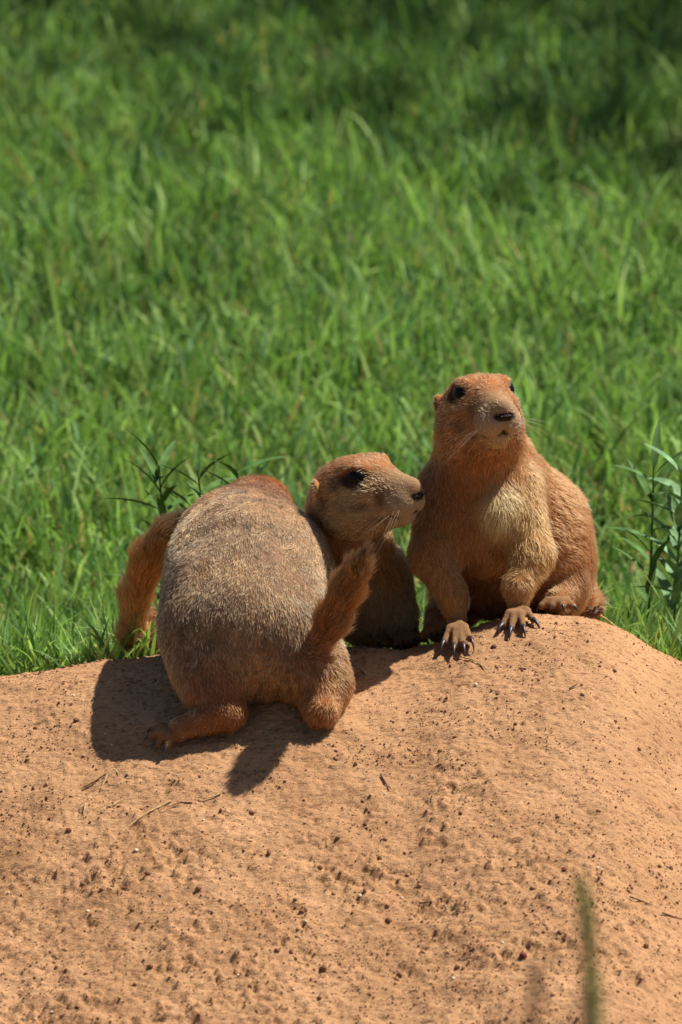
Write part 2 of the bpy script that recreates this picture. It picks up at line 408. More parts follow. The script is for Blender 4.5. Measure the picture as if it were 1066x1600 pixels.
def grow(name, B, root, h, nhair, eyes=(), paint=None, seed=1, bald=None):
    """body mesh + fur curves"""
    R = np.random.default_rng(seed)
    F, lo = build_sdf(B, h); V, Q = surface_nets(F, lo, h)
    for _ in range(2):   # light relaxation
        s = np.zeros_like(V); c = np.zeros(len(V))
        for a in range(4):
            np.add.at(s, Q[:, a], V[Q[:, (a + 1) % 4]] + V[Q[:, (a - 1) % 4]]); np.add.at(c, Q[:, a], 2)
        V = V + .4 * (s / c[:, None] - V)
    at = blend(B, V, ['col'])
    col = at['col']
    if paint: col = paint(V, col)
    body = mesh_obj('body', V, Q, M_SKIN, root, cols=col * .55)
    T = np.concatenate([Q[:, [0, 1, 2]], Q[:, [0, 2, 3]]])
    a, b, c = V[T[:, 0]], V[T[:, 1]], V[T[:, 2]]
    N = np.cross(b - a, c - a); ar = np.linalg.norm(N, axis=1); vn = np.zeros_like(V)
    for k in range(3): np.add.at(vn, T[:, k], N)
    vn /= np.linalg.norm(vn, axis=1)[:, None] + 1e-12
    ti = R.choice(len(T), nhair, p=ar / ar.sum())
    u = R.random((nhair, 2)); fl = u.sum(1) > 1; u[fl] = 1 - u[fl]; w = np.c_[1 - u.sum(1), u]
    p = (V[T[ti]] * w[..., None]).sum(1); nn = (vn[T[ti]] * w[..., None]).sum(1); nn /= np.linalg.norm(nn, axis=1)[:, None]
    keep = np.ones(nhair, bool)
    for ec, er in eyes: keep &= np.linalg.norm(p - ec, axis=1) > er * 1.16
    if bald is not None: keep &= ~bald(p)
    p = p[keep]; nn = nn[keep]; n = len(p)
    at = blend(B, p, ['col', 'len', 'flow', 'grz', 'lift'])
    col = at['col']
    if paint: col = paint(p, col)
    col = col * np.array([.95, 1.0, .80])
    fw = at['flow'] + (np.stack([vnoise(p, 55, 3.), vnoise(p, 55, 17.), vnoise(p, 55, 29.)], 1) - .5) * .9 \
        + (np.stack([vnoise(p, 190, 3.), vnoise(p, 190, 17.), vnoise(p, 190, 29.)], 1) - .5) * .8
    tg = fw - (fw * nn).sum(1)[:, None] * nn; tg /= np.linalg.norm(tg, axis=1)[:, None] + 1e-6
    L = at['len'] * R.uniform(.6, 1.2, n) * (.75 + .5 * vnoise(p, 120, 8.))
    lift = np.clip(at['lift'] + R.normal(0, .12, n), .1, 1.2)
    s = np.array([0, .4, .75, 1.])
    jit = R.normal(0, .10, (n, 3))
    pts = np.zeros((n, 4, 3))
    for k, sk in enumerate(s):
        pts[:, k] = p - nn * .0006 + L[:, None] * (tg * (np.cos(lift) * sk)[:, None] + nn * (np.sin(lift) * (sk - .35 * sk * sk))[:, None] + jit * sk ** 2)
    rad = np.array([.00014, .00014, .00010, .00003])[None] * R.uniform(.7, 1.3, (n, 1))
    g = at['grz'][:, None]; ur = R.random((n, 1)); cl = vnoise(p, 260, 40.)[:, None]
    mod = 1 + g * ((ur - .5) * 1.5 + (cl - .5) * 1.4)
    cc = np.repeat((col * np.clip(mod, .12, 2.2))[:, None, :], 4, 1)
    pale = (R.random(n) < .2 * at['grz'] / .6) ; cc[pale, 2:] = cc[pale, 2:] * .4 + lin(214, 190, 150) * .6
    dk = (R.random(n) < .12 * at['grz'] / .6); cc[dk, 2:] *= .35
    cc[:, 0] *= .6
    cc = np.clip(cc, 0.004, .85)
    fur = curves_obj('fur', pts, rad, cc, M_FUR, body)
    return body

def tube(pts, rads, ns=8, cap=True):
    pts = np.asarray(pts, float); n = len(pts); V = []; up = np.array([.3, .5, .8])
    for i in range(n):
        d = pts[min(i + 1, n - 1)] - pts[max(i - 1, 0)]; d /= np.linalg.norm(d) + 1e-12
        a = np.cross(d, up); a /= np.linalg.norm(a) + 1e-12; b = np.cross(d, a)
        th = np.arange(ns) * 2 * math.pi / ns
        V.append(pts[i] + rads[i] * (np.cos(th)[:, None] * a + np.sin(th)[:, None] * b))
    V = np.concatenate(V); F = []
    for i in range(n - 1):
        for j in range(ns): F.append((i * ns + j, i * ns + (j + 1) % ns, (i + 1) * ns + (j + 1) % ns, (i + 1) * ns + j))
    return V, F
def bez(a, b, c, n=6):
    t = np.linspace(0, 1, n)[:, None]; a, b, c = map(np.asarray, (a, b, c))
    return a * (1 - t) ** 2 + 2 * b * t * (1 - t) + c * t * t
def claw(root, tip_from, d, L, r=.0024):
    """curved claw starting at tip_from, heading d then curving down"""
    d = np.asarray(d, float); d /= np.linalg.norm(d)
    a = np.asarray(tip_from) - d * .002; b = a + d * L * .6 + np.array([0, 0, L * .12]); c = a + d * L * .9 + np.array([0, 0, -L * .45])
    p = bez(a, b, c, 6); v, f = tube(p, np.linspace(1, .12, 6) * r, 8)
    return mesh_obj('claw', v, f, M_CLAW, root)
def sphere(c, r, R=None, nu=20, nv=12):
    th = np.linspace(0, 2 * math.pi, nu, endpoint=False); ph = np.linspace(.02, math.pi - .02, nv)
    v = np.stack([np.sin(ph)[:, None] * np.cos(th), np.sin(ph)[:, None] * np.sin(th), np.cos(ph)[:, None] + 0 * th], -1).reshape(-1, 3) * np.asarray(r)
    if R is not None: v = v @ np.asarray(R).T
    f = [(i * nu + j, (i + 1) * nu + j, (i + 1) * nu + (j + 1) % nu, i * nu + (j + 1) % nu) for i in range(nv - 1) for j in range(nu)]
    return v + np.asarray(c), f

def frame(fwd, up=(0, 0, 1)):
    f = np.asarray(fwd, float); f /= np.linalg.norm(f); u = np.asarray(up, float)
    l = np.cross(u, f); l /= np.linalg.norm(l); u = np.cross(f, l)
    return np.stack([f, l, u], 1)      # columns: forward, left, up

C_OR = lin(186, 112, 60); C_OR2 = lin(196, 132, 78); C_BR = lin(150, 112, 80); C_PALE = lin(214, 186, 138); C_RED = lin(160, 88, 48)
C_FACE = lin(168, 126, 84); C_DK = lin(40, 28, 24); C_SKIN = lin(166, 124, 86)

def head(B, root, c, R, s, face=C_FACE, crown=C_OR):
    """prairie-dog head; local axes forward, left, up in cm * s"""
    u = .01 * s
    W = lambda x, y, z: np.asarray(c) + R @ (np.array([x, y, z]) * u)
    back = -R[:, 0]
    def e(x, y, z, rx, ry, rz, k=.006, **kw): B.ell(W(x, y, z), np.array([rx, ry, rz]) * u, R, k * s, **kw)
    kw = dict(flow=back + R[:, 2] * -.1, len=.0052, grz=.75, lift=.35)
    e(-.6, 0, .35, 3.1, 2.55, 2.25, .008, col=crown, **kw)
    e(.7, 0, 1.05, 2.3, 1.9, 1.45, .008, col=crown, **kw)
    for sg in (-1, 1):
        e(-.2, sg * 1.55, -.95, 2.3, 1.5, 1.8, .010, col=face, **kw)
        e(.1, sg * 1.2, -1.9, 2.2, 1.4, 1.35, .010, col=face, **kw)
        e(.8, sg * 1.5, 2.02, 1.1, .6, .42, .006, col=crown, **kw)           # brow
        e(1.25, sg * 1.6, .25, 1.1, .75, .6, .008, col=face, **kw)             # under the eye
        e(3.7, sg * .66, -1.12, 1.1, .90, .86, .003, col=lin(206, 182, 150), flow=back, len=.003, grz=.25, lift=.3)  # whisker pad
        # ear: low rounded flap
        Re = R @ np.array([[.8, .6 * sg, 0], [-.6 * sg, .8, 0], [0, 0, 1.]])
        B.ell(W(-2.25, sg * 2.3, .85), np.array([.28, .55, .72]) * u, Re, .002, col=C_OR2, flow=back, len=.003, grz=.2, lift=.5)
    B.cone(W(1.2, 0, .15), W(3.5, 0, -.6), 1.9 * u, 1.5 * u, .008, col=lin(176, 128, 86), **dict(kw, len=.0038))
    B.cone(W(2.8, 0, .35), W(4.6, 0, .0), .95 * u, .72 * u, .005, col=lin(182, 140, 102), flow=back, len=.002, grz=.2, lift=.3)
    B.cone(W(.2, 0, -1.7), W(2.9, 0, -1.95), 1.7 * u, .85 * u, .008, col=face, **dict(kw, len=.005))
    e(3.2, 0, -2.12, .9, .75, .62, .004, col=C_PALE, flow=back, len=.003, grz=.2, lift=.3)
    eyes = []
    for sg in (-1, 1):
        ec = W(1.12, sg * 1.80, 1.32); eyes.append((ec, .76 * u))
        v, f = sphere(ec, np.array([.80, .56, .68]) * u, R); mesh_obj('eye', v, f, M_EYE, root)
    # mouth crease
    for sg in (-1, 1):
        B.cut(W(4.55, 0, -1.78), W(3.5, sg * 1.1, -1.85), .0016 * s, .0013 * s)
        B.cut(W(3.5, sg * 1.1, -1.85), W(2.4, sg * 1.5, -1.9), .0013 * s, .0006 * s)
    B.cut(W(4.98, 0, -.8), W(4.65, 0, -1.7), .0007 * s, .0007 * s)
    # nose: dark nostril pad under the tan nose bridge
    nv, nf = sphere(W(4.92, 0, -.66), np.array([.36, .64, .24]) * u, R, 16, 10); nose = mesh_obj('nose', nv, nf, M_NOSE, root)
    for sg in (-1, 1):
        v, f = sphere(W(5.14, sg * .33, -.66), np.array([.14, .2, .10]) * u, R, 10, 6); mesh_obj('nostril', v, f, M_EYE, nose)
    def paint(p, col):
        q = (p - np.asarray(c)) @ R / u
        for sg in (-1, 1):
            d = np.linalg.norm((q - np.array([1.0, sg * 1.85, 1.3])) / np.array([1.15, 1.0, .76]), axis=1)
            m_ = sstep(1.15, .85, d)[:, None]; col = col * (1 - m_ * .88) + C_DK * m_ * .88
            d = np.linalg.norm((q - np.array([1.1, sg * 1.8, .30])) / np.array([1.4, 1.3, .32]), axis=1)
            m_ = sstep(1.2, .7, d)[:, None] * .5; col = col * (1 - m_) + lin(196, 160, 112) * m_
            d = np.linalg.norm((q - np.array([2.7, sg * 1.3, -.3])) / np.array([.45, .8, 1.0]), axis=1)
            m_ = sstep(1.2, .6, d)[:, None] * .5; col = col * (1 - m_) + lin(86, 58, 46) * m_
        d = np.linalg.norm((q - np.array([4.9, 0, -.62])) / np.array([.5, .8, .36]), axis=1)
        m_ = sstep(1.25, .9, d)[:, None]; col = col * (1 - m_) + C_DK * m_
        mo_ = (vnoise(p, 170, 61.) - .5)[:, None] * (sstep(3.6, 2.6, q[:, 0]) * sstep(5.0, 3.5, np.linalg.norm(q, axis=1)))[:, None]; col = col * (1 + .9 * mo_)
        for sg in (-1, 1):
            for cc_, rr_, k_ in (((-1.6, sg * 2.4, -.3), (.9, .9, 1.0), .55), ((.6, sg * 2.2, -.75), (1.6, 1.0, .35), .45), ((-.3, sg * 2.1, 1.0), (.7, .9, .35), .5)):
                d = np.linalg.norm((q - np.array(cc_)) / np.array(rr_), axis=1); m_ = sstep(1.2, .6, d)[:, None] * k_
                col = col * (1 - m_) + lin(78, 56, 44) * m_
        cr = sstep(1.3, 2.2, q[:, 2])[:, None] * .6; col = col * (1 - cr) + lin(184, 110, 62) * cr
        for sg in (-1, 1):
            for a_, b_ in ((np.array([4.5, 0, -1.75]), np.array([3.5, sg * 1.15, -1.85])), (np.array([3.5, sg * 1.15, -1.85]), np.array([2.4, sg * 1.7, -1.9]))):
                ab = b_ - a_; t = np.clip(((q - a_) @ ab) / (ab @ ab), 0, 1); d = np.linalg.norm(q - a_ - t[:, None] * ab, axis=1)
                m_ = sstep(.30, .12, d)[:, None] * .75; col = col * (1 - m_) + C_DK * m_
        return col
    # whiskers
    Rr = np.random.default_rng(5); n = 26; sg = np.where(np.arange(n) % 2, 1, -1)
    a = np.stack([Rr.uniform(3.3, 4.2, n), sg * Rr.uniform(.95, 1.25, n), Rr.uniform(-1.5, -.7, n)], 1)
    dr = np.stack([Rr.uniform(-.7, .5, n), sg * Rr.uniform(.8, 1.2, n), Rr.uniform(-.8, .1, n)], 1); Ln = Rr.uniform(2.0, 4.2, n)[:, None]
    pts = np.stack([a + dr * Ln * t + np.array([-.35, 0, -.25]) * Ln * t * t for t in (0, .4, .75, 1)], 1)
    pts = np.asarray(c) + (pts * u) @ R.T
    wcol = np.broadcast_to(lin(150, 122, 88), (n, 4, 3))
    curves_obj('whiskers', pts, np.tile([.00010, .00008, .00006, .00002], (n, 1)), wcol, M_FUR, root)
    return eyes, paint

def paw(B, root, wrist, ground, tips, r=.0040, rw=.010, col=C_SKIN, claws=True, cl=.011):
    """wrist (world), palm centre on ground (world), list of finger-tip world points"""
    B.cone(wrist, ground, rw, rw * .68, .004, col=C_OR2, len=.004, flow=ground - wrist, grz=.25, lift=.3)
    for i, tp in enumerate(tips):
        mid = ground * .45 + tp * .55 + np.array([0, 0, .0055])
        st = ground + (tp - ground) * .12 + np.array([0, 0, .001])
        B.cone(st, mid, r * 1.15, r, .0022, col=col, len=.0022, flow=tp - ground, grz=.2, lift=.2, sig=.002)
        B.cone(mid, tp + np.array([0, 0, .0022]), r, r * .8, .0015, col=col, len=.0012, flow=tp - ground, grz=.2, lift=.2, sig=.002)
        if claws:
            d = tp - mid; d[2] = -.0008
            claw(root, tp + np.array([0, 0, .003]), d, cl)
def up(p, h): p = np.array(p); p[2] = float(mound_z(p[0], p[1])) + h; return p
def S(px): return px * PX
def gz(x, y, h=0): return np.array([x, y, float(mound_z(x, y)) + h])

# ---------------- front prairie dog, seen from behind
base = G(400, 1120)
root = thing('prairie_dog', 'plump grizzled prairie dog with its rump and raised tail turned outward, face hidden', 'prairie dog', base, 'prairie dogs on the mound')
B = Body(); dn = np.array([-.05, -.55, -.8]); g = dict(grz=1.1, len=.0055, lift=.32)
B.ell(P(418, 1030, -0.03), (.040, .027, .028), k=.02, col=lin(180, 112, 60), flow=np.array([0, -.3, -1]), **g)
B.ell(P(390, 980, -0.010), (.062, .060, .059), k=.02, col=lin(180, 136, 98), flow=np.array([0, -.5, -.9]), **g)
B.ell(P(389, 893, 0.048), (.0665, .075, .0575), k=.02, col=lin(190, 148, 112), flow=np.array([0, -.9, -.5]), **g)
B.ell(P(376, 850, 0.098), (.050, .055, .046), k=.02, col=lin(176, 118, 72), flow=np.array([0, -1, -.1]), **g)
B.ell(P(402, 800, 0.136), (.028, .035, .028), k=.012, col=C_OR, flow=np.array([0, -1, .1]), grz=.4, len=.007)
B.ell(P(300, 960, 0.003), (.022, .045, .045), k=.02, col=lin(120, 84, 62), flow=np.array([-.1, -.3, -.9]), **g)
o = dict(grz=.4, len=.007, lift=.4)
B.cone(P(318, 990, -0.028), P(324, 1042, -0.046), S(56), S(48), .024, col=lin(150, 112, 78), flow=np.array([.1, -.2, -1]), **g)
B.cone(P(324, 1045, -0.046), P(332, 1074, -0.056), S(46), S(43), .018, col=lin(172, 104, 56), flow=np.array([.2, -.1, -1]), **o)
la = up(G(356, 1138), .013)
B.cone(P(332, 1074, -0.056), la, S(42), S(26), .008, col=C_RED, flow=np.array([.3, -.1, -1]), **o)
lf = up(G(282, 1157), .009)
B.cone(la, lf, S(27), S(17), .006, col=C_OR, flow=lf - la, grz=.3, len=.004)
tips = [up(G(x, y), .003) for x, y in ((240, 1150), (236, 1162), (246, 1172), (262, 1176))]
paw(B, root, lf, up(G(272, 1160), .006), tips, r=.0036, rw=.0085, cl=.009)
B.cone(P(464, 990, -0.028), P(486, 1035, -0.042), S(52), S(46), .024, col=lin(168, 128, 88), flow=np.array([.1, -.2, -1]), **g)
B.cone(P(488, 1040, -0.042), P(504, 1072, -0.050), S(45), S(42), .018, col=lin(164, 102, 56), flow=np.array([.1, -.1, -1]), **o)
ra = up(G(503, 1132), .011)
B.cone(P(504, 1072, -0.050), ra, S(42), S(26), .008, col=C_OR, flow=np.array([0, -.1, -1]), **o)
rf = gz(ra[0] + .004, ra[1] + .05, .008)
B.cone(ra, rf, S(21), S(16), .006, col=C_OR, flow=rf - ra, grz=.3, len=.004)
paw(B, root, rf, rf + [.008, .006, -.003], [gz(rf[0] + .012 + i * .004, rf[1] + .026 - i * .005, .003) for i in range(4)], r=.0036, rw=.008, cl=.009)
for sx in (-1, 1):       # front legs, planted beyond the crest
    sh = P(376, 900, 0.108) + np.array([sx * .035, 0, 0]); hd = gz(sh[0] + sx * .004, .145, .008)
    B.cone(sh, hd, .02, .010, .01, col=C_OR, flow=np.array([0, 0, -1.]), **o)
    paw(B, root, hd, hd + [0, .008, -.003], [gz(hd[0] - .012 + .008 * i, hd[1] + .026, .003) for i in range(4)], r=.0036, rw=.009, cl=.009)
# tail
tl = [P(452, 1050, -.036), P(490, 1020, -.058), P(518, 972, -.068), P(541, 925, -.076), P(558, 890, -.082), P(567, 868, -.086)]
tr = [24, 19, 20, 20, 14, 5]
tc_ = [C_RED, lin(140, 78, 42), lin(176, 104, 52), lin(150, 96, 54), lin(70, 48, 36), C_DK]
for i in range(5):
    B.cone(tl[i], tl[i + 1], S(tr[i]), S(tr[i + 1]), .006, col=tc_[i], flow=(tl[i + 1] - tl[i]) / np.linalg.norm(tl[i + 1] - tl[i]), grz=.4, len=.014, lift=.42, sig=.004)
def pf(p, col):
    # grey-brown saddle patches, warm flanks
    m_ = sstep(.52, .7, fbm(p, 26, 2, 6.))[:, None] * .5
    m2 = sstep(.5, .62, fbm(p, 90, 2, 9.))[:, None] * .22
    col = col * (1 - m_ * .7) + lin(112, 88, 76) * m_ * .7
    return col * (1 - m2) + lin(84, 62, 52) * m2
grow('front', B, root, .0017, 190000, paint=pf, seed=11)

# ---------------- middle prairie dog: head in three-quarter profile, body behind the front one
base = gz(P(590, 1000, .14)[0], .14)
root = thing('prairie_dog', 'alert prairie dog with head raised in profile, body hidden behind the plump grizzled one', 'prairie dog', base, 'prairie dogs on the mound')
B = Body(); ps = math.radians(33); pit = math.radians(12)
Rh = frame((math.cos(ps) * math.cos(pit), -math.sin(ps) * math.cos(pit), math.sin(pit)))
hc = P(563, 768, .068)
eyes, pm = head(B, root, hc, Rh, 1.08, face=lin(164, 130, 90), crown=lin(178, 122, 74))
o = dict(grz=.4, len=.008, lift=.4); fd = np.array([0, -.1, -1.])
B.cone(P(538, 795, .096), P(562, 880, .128), S(58), S(60), .016, col=lin(176, 122, 78), flow=fd, **o)
B.ell(P(572, 925, .15), (.034, .052, .040), k=.016, col=lin(182, 136, 94), flow=fd, **o)
B.cone(P(540, 905, .175), P(400, 945, .285), S(66), S(78), .02, col=lin(160, 104, 62), flow=np.array([-1, .2, -.3]), **o)
B.cone(P(400, 945, .285), P(280, 1012, .27), S(78), S(76), .02, col=lin(160, 98, 56), flow=np.array([-1, 0, -.5]), **o)
for a, bb, d in (((606, 895, .135), (622, 960, .130), (634, 1012, .135)), ((560, 920, .14), (572, 970, .13), (580, 1016, .14))):
    pa, pb, pc = P(*a), P(*bb), P(*d); pc = gz(pc[0], pc[1], .010)
    B.cone(pa, pb, S(34), S(27), .012, col=lin(184, 142, 100), flow=fd, **o)
    B.cone(pb, pc, S(27), S(22), .008, col=lin(222, 190, 144), flow=fd, **o)  # forearm fur paled to stand in for sunlight it doesn't catch
    paw(B, root, pc, pc + [.002, -.006, -.003], [gz(pc[0] - .010 + .008 * i, pc[1] - .024 + abs(i - 1.5) * .003, .003) for i in range(4)], rw=.009)
for sx, yy in ((.0, .235), (.03, .31)):     # hind feet
    a = P(285, 1030, yy + .01); f0 = gz(a[0] + sx, yy, .009)
    B.cone(a, f0, S(50), S(24), .012, col=C_OR, flow=fd, **o)
    paw(B, root, f0, f0 + [.02, -.004, -.004], [gz(f0[0] + .04, f0[1] - .014 + .007 * i, .003) for i in range(4)], rw=.009)
tl = [P(250, 1015, .265), P(208, 992, .25), P(212, 930, .245), P(232, 872, .24), P(262, 832, .235), P(286, 810, .232)]
tr = [34, 20, 22, 25, 21, 9]
tc_ = [C_OR2, lin(206, 150, 104), lin(190, 122, 66), lin(168, 118, 70), lin(74, 54, 40), C_DK]
for i in range(5):
    B.cone(tl[i], tl[i + 1], S(tr[i]), S(tr[i + 1]), .006, col=tc_[i], flow=(tl[i + 1] - tl[i]) / np.linalg.norm(tl[i + 1] - tl[i]), grz=.4, len=.013, lift=.42, sig=.004)
grow('middle', B, root, .0017, 100000, eyes=eyes, paint=pm, seed=12)

# ---------------- right prairie dog, sitting on the crest
base = G(770, 1000)
root = thing('prairie_dog', 'orange prairie dog sitting upright on the mound crest with pale chest and both forepaws planted', 'prairie dog', base, 'prairie dogs on the mound')
B = Body(); ph = math.radians(20); pit = math.radians(16)
Rh = frame((math.sin(ph) * math.cos(pit), -math.cos(ph) * math.cos(pit), math.sin(pit)))
hc = P(750, 642, .085)
eyes, pm = head(B, root, hc, Rh, 1.08, face=lin(176, 112, 66))
o = dict(grz=.3, len=.008, lift=.4); fd = np.array([0, -.1, -1.]); rt = np.array([.7, .2, -.6])
B.cone(P(748, 690, .10), P(744, 780, .112), S(66), S(80), .016, col=lin(178, 112, 62), flow=fd, **o)
B.ell(P(740, 815, .125), (.042, .060, .044), k=.02, col=lin(176, 112, 64), flow=fd, **o)
B.ell(P(778, 792, .090), (.016, .030, .022), k=.012, col=lin(222, 192, 138), flow=np.array([-.1, 0, -1.]), grz=.3, len=.012, lift=.5, sig=.003)
B.cone(P(785, 725, .125), P(845, 820, .15), S(52), S(66), .02, col=lin(190, 122, 70), flow=rt, **o)
B.ell(P(846, 850, .16), (.0385, .056, .055), k=.02, col=lin(186, 116, 66), flow=rt, **o)
B.ell(P(880, 895, .155), (.023, .030, .038), k=.016, col=lin(176, 106, 58), flow=np.array([.2, -.2, -1]), **o)
B.ell(P(765, 880, .14), (.046, .032, .045), k=.016, col=lin(150, 90, 54), flow=fd, **o)
B.ell(P(718, 915, .185), (.024, .03, .034), k=.016, col=lin(150, 90, 54), flow=fd, **o)
# arms
lw = up(G(712, 990), .016)
B.cone(P(694, 770, .10), P(676, 868, .074), S(42), S(33), .016, col=lin(160, 104, 62), flow=fd, **o)
B.cone(P(676, 868, .074), lw + [-.002, .004, .012], S(32), S(24), .01, col=lin(190, 136, 86), flow=fd, **o)
tips = [up(G(x, y), .003) for x, y in ((694, 1014), (710, 1020), (724, 1018), (736, 1010))]
paw(B, root, lw + [-.002, .004, .012], up(G(714, 990), .009), tips, rw=.0105, r=.0033, cl=.014)
rw_ = up(G(808, 968), .016)
B.cone(P(808, 765, .10), P(832, 865, .070), S(38), S(31), .016, col=lin(204, 150, 92), flow=fd, **o)
B.cone(P(832, 865, .070), rw_ + [.001, .004, .010], S(31), S(24), .01, col=lin(202, 146, 88), flow=fd, **o)
tips = [up(G(x, y), .003) for x, y in ((785, 988), (799, 993), (818, 991), (834, 980))]
paw(B, root, rw_ + [.001, .004, .010], up(G(808, 969), .009), tips, rw=.0105, r=.0033, cl=.014)
# hind feet
for (ax, ay, yy, fx) in ((880, 915, .13, 866), (708, 940, .16, 680)):
    a = P(ax, ay, yy); f0 = gz(P(fx + 4, 950, .10)[0], .10, .010)
    B.cone(a, f0, S(34), S(20), .01, col=lin(150, 90, 54), flow=fd, **o)
    paw(B, root, f0, f0 + [0, -.008, -.002], [gz(f0[0] - .013 + .0085 * i, f0[1] - .022 + abs(i - 1.5) * .002, .004) for i in range(4)], rw=.009, cl=.008)
# tail lying behind
t0 = P(880, 900, .21); t1 = gz(t0[0] + .02, .25, .02); t2 = gz(t0[0] + .01, .31, .02)
B.cone(t0, t1, .02, .012, .01, col=C_OR, flow=t1 - t0, **o); B.cone(t1, t2, .012, .009, .006, col=C_DK, flow=t2 - t1, grz=.3, len=.012)
grow('right', B, root, .0017, 120000, eyes=eyes, paint=pm, seed=13)

# ------------------------------------------------------------------ loose soil, clods, straw
ICO = None
def ico():
    t = (1 + 5 ** .5) / 2
    v = np.array([(-1, t, 0), (1, t, 0), (-1, -t, 0), (1, -t, 0), (0, -1, t), (0, 1, t), (0, -1, -t), (0, 1, -t), (t, 0, -1), (t, 0, 1), (-t, 0, -1), (-t, 0, 1)]) / math.sqrt(1 + t * t)
    f = [(0, 11, 5), (0, 5, 1), (0, 1, 7), (0, 7, 10), (0, 10, 11), (1, 5, 9), (5, 11, 4), (11, 10, 2), (10, 7, 6), (7, 1, 8), (3, 9, 4), (3, 4, 2), (3, 2, 6), (3, 6, 8), (3, 8, 9), (4, 9, 5), (2, 4, 11), (6, 2, 10), (8, 6, 7), (9, 8, 1)]
    return v, np.array(f)
IV, IF = ico()
def crumbs(n, seed):
    R = np.random.default_rng(seed)
    x = R.uniform(-.42, .42, n); y = R.uniform(-.55, .10, n); p = np.c_[x, y, 0 * x]
    dens = .25 + 1.1 * sstep(.45, .75, fbm(np.c_[(x * .88 - y * .47) * .6, x * .47 + y * .88, 0 * x], 34, 3, 44.)) + .5 * sstep(-.05, -.35, y)
    k = R.random(n) < dens / 1.6; x, y = x[k], y[k]; n = len(x)
    sz = np.clip(R.lognormal(math.log(.00055), .45, n), .0003, .0022)
    ax = R.uniform(.55, 1.3, (n, 3)); v = IV[None] * R.uniform(.7, 1.3, (n, 12, 1)) * (sz[:, None] * ax)[:, None]
    a = R.uniform(0, 6.28, n); ca, sa = np.cos(a)[:, None], np.sin(a)[:, None]
    v = np.stack([v[..., 0] * ca - v[..., 1] * sa, v[..., 0] * sa + v[..., 1] * ca, v[..., 2]], -1)
    v += np.stack([x, y, ground_z(x, y) + sz * .12], 1)[:, None]
    u = R.random(n); c = lin(160, 120, 86)[None] * R.uniform(.6, 1.15, (n, 1))
    c[u < .35] = lin(136, 94, 72) * R.uniform(.6, 1.1, ((u < .35).sum(), 1)); c[u > .975] = lin(205, 186, 156)
    f = (IF[None] + np.arange(n)[:, None, None] * 12).reshape(-1, 3)
    return v.reshape(-1, 3), f, np.repeat(c, 12, 0)
v, f, c = crumbs(52000, 21)
M_CRUMB = attr_mat('soil_crumb', .95, .1)
o_ = mesh_obj('soil_crumbs', v, f, M_CRUMB, cols=c, kind='stuff', smooth=False)
tag(o_, 'loose crumbs of reddish soil strewn over the bare mound', 'soil')

def clod_mesh(seed):
    R = np.random.default_rng(seed); v, f = IV.copy(), IF
    # one subdivision
    e = {}; vv = [*v]; ff = []
    def mid(a, b):
        k = (min(a, b), max(a, b))
        if k not in e: m_ = (vv[a] + vv[b]) / 2; vv.append(m_ / np.linalg.norm(m_)); e[k] = len(vv) - 1
        return e[k]
    for a, b_, c_ in f:
        x, y, z = mid(a, b_), mid(b_, c_), mid(c_, a); ff += [(a, x, z), (b_, y, x), (c_, z, y), (x, y, z)]
    v = np.array(vv); v = v * (.25 + 1.4 * fbm(v, 1.7, 2, seed * 3.1))[:, None] * R.uniform(.7, 1.2, 3)
    return v, ff
def put(name, px, py, size, mat, seed, label, cat, group):
    g_ = G(px, py); g_[2] = float(ground_z(np.array([g_[0]]), np.array([g_[1]]))[0])
    v, f = clod_mesh(seed); o = mesh_obj(name, v * size, f, mat); o.location = g_ + [0, 0, size * .35]
    return tag(o, label, cat, group)
CL = [(120, 1125, 9), (55, 1133, 6), (345, 1262, 6), (284, 1328, 8), (108, 1305, 9), (130, 1382, 9), (232, 1374, 9), (310, 1392, 8), (160, 1398, 7), (505, 1513, 11), (608, 1445, 9),
      (478, 1425, 8), (420, 1338, 8), (455, 1490, 8), (432, 1488, 8), (625, 1518, 9), (570, 1398, 7), (500, 1362, 7), (715, 1508, 7), (875, 1463, 7), (985, 1382, 7), (1010, 1480, 7), (730, 1415, 6), (528, 1320, 7)]
for i, (x, y, r_) in enumerate(CL):
    put('soil_clod', x, y, S(r_) * .55, M_CLOD, 100 + i, {0: 'dark round clod lying alone beside the edge of the big body shadow', 9: 'biggest dark clod low on the bare slope'}.get(i, 'dark lump of crumbly soil lying on the bare mound'), 'clod', 'dark clods on the mound')
for i, (x, y, r_) in enumerate([(882, 1354, 5), (818, 1498, 7), (928, 1337, 4), (993, 1370, 4)]):
    put('red_pebble', x, y, S(r_) * .75, M_REDPEB, 200 + i, 'small dark red pebble on the mound slope', 'pebble', 'red pebbles on the mound')
for i, (x, y, r_) in enumerate([(212, 1332, 5), (708, 1533, 5), (744, 1069, 4), (892, 1171, 4), (563, 1403, 4), (935, 1353, 4)]):
    put('pale_pebble', x, y, S(r_) * .7, M_PEBBLE, 300 + i, 'tiny pale pebble on the mound slope', 'pebble', 'pale pebbles on the mound')
def strand(name, pix, r_, mat, label, cat, group=None, h=.0015, lift=None):
    pts = []
    for i, (x, y) in enumerate(pix):
        g_ = G(x, y); g_[2] = float(ground_z(np.array([g_[0]]), np.array([g_[1]]))[0]) + h + (lift[i] if lift else 0); pts.append(g_)
    pts = np.array(pts); t = np.linspace(0, len(pts) - 1, 4 * len(pts)); k = np.arange(len(pts))
    pts = np.stack([np.interp(t, k, pts[:, a]) for a in range(3)], 1)
    v, f = tube(pts, r_ * np.linspace(1, .5, len(pts)), 6)
    return tag(mesh_obj(name, v, f, mat), label, cat, group)
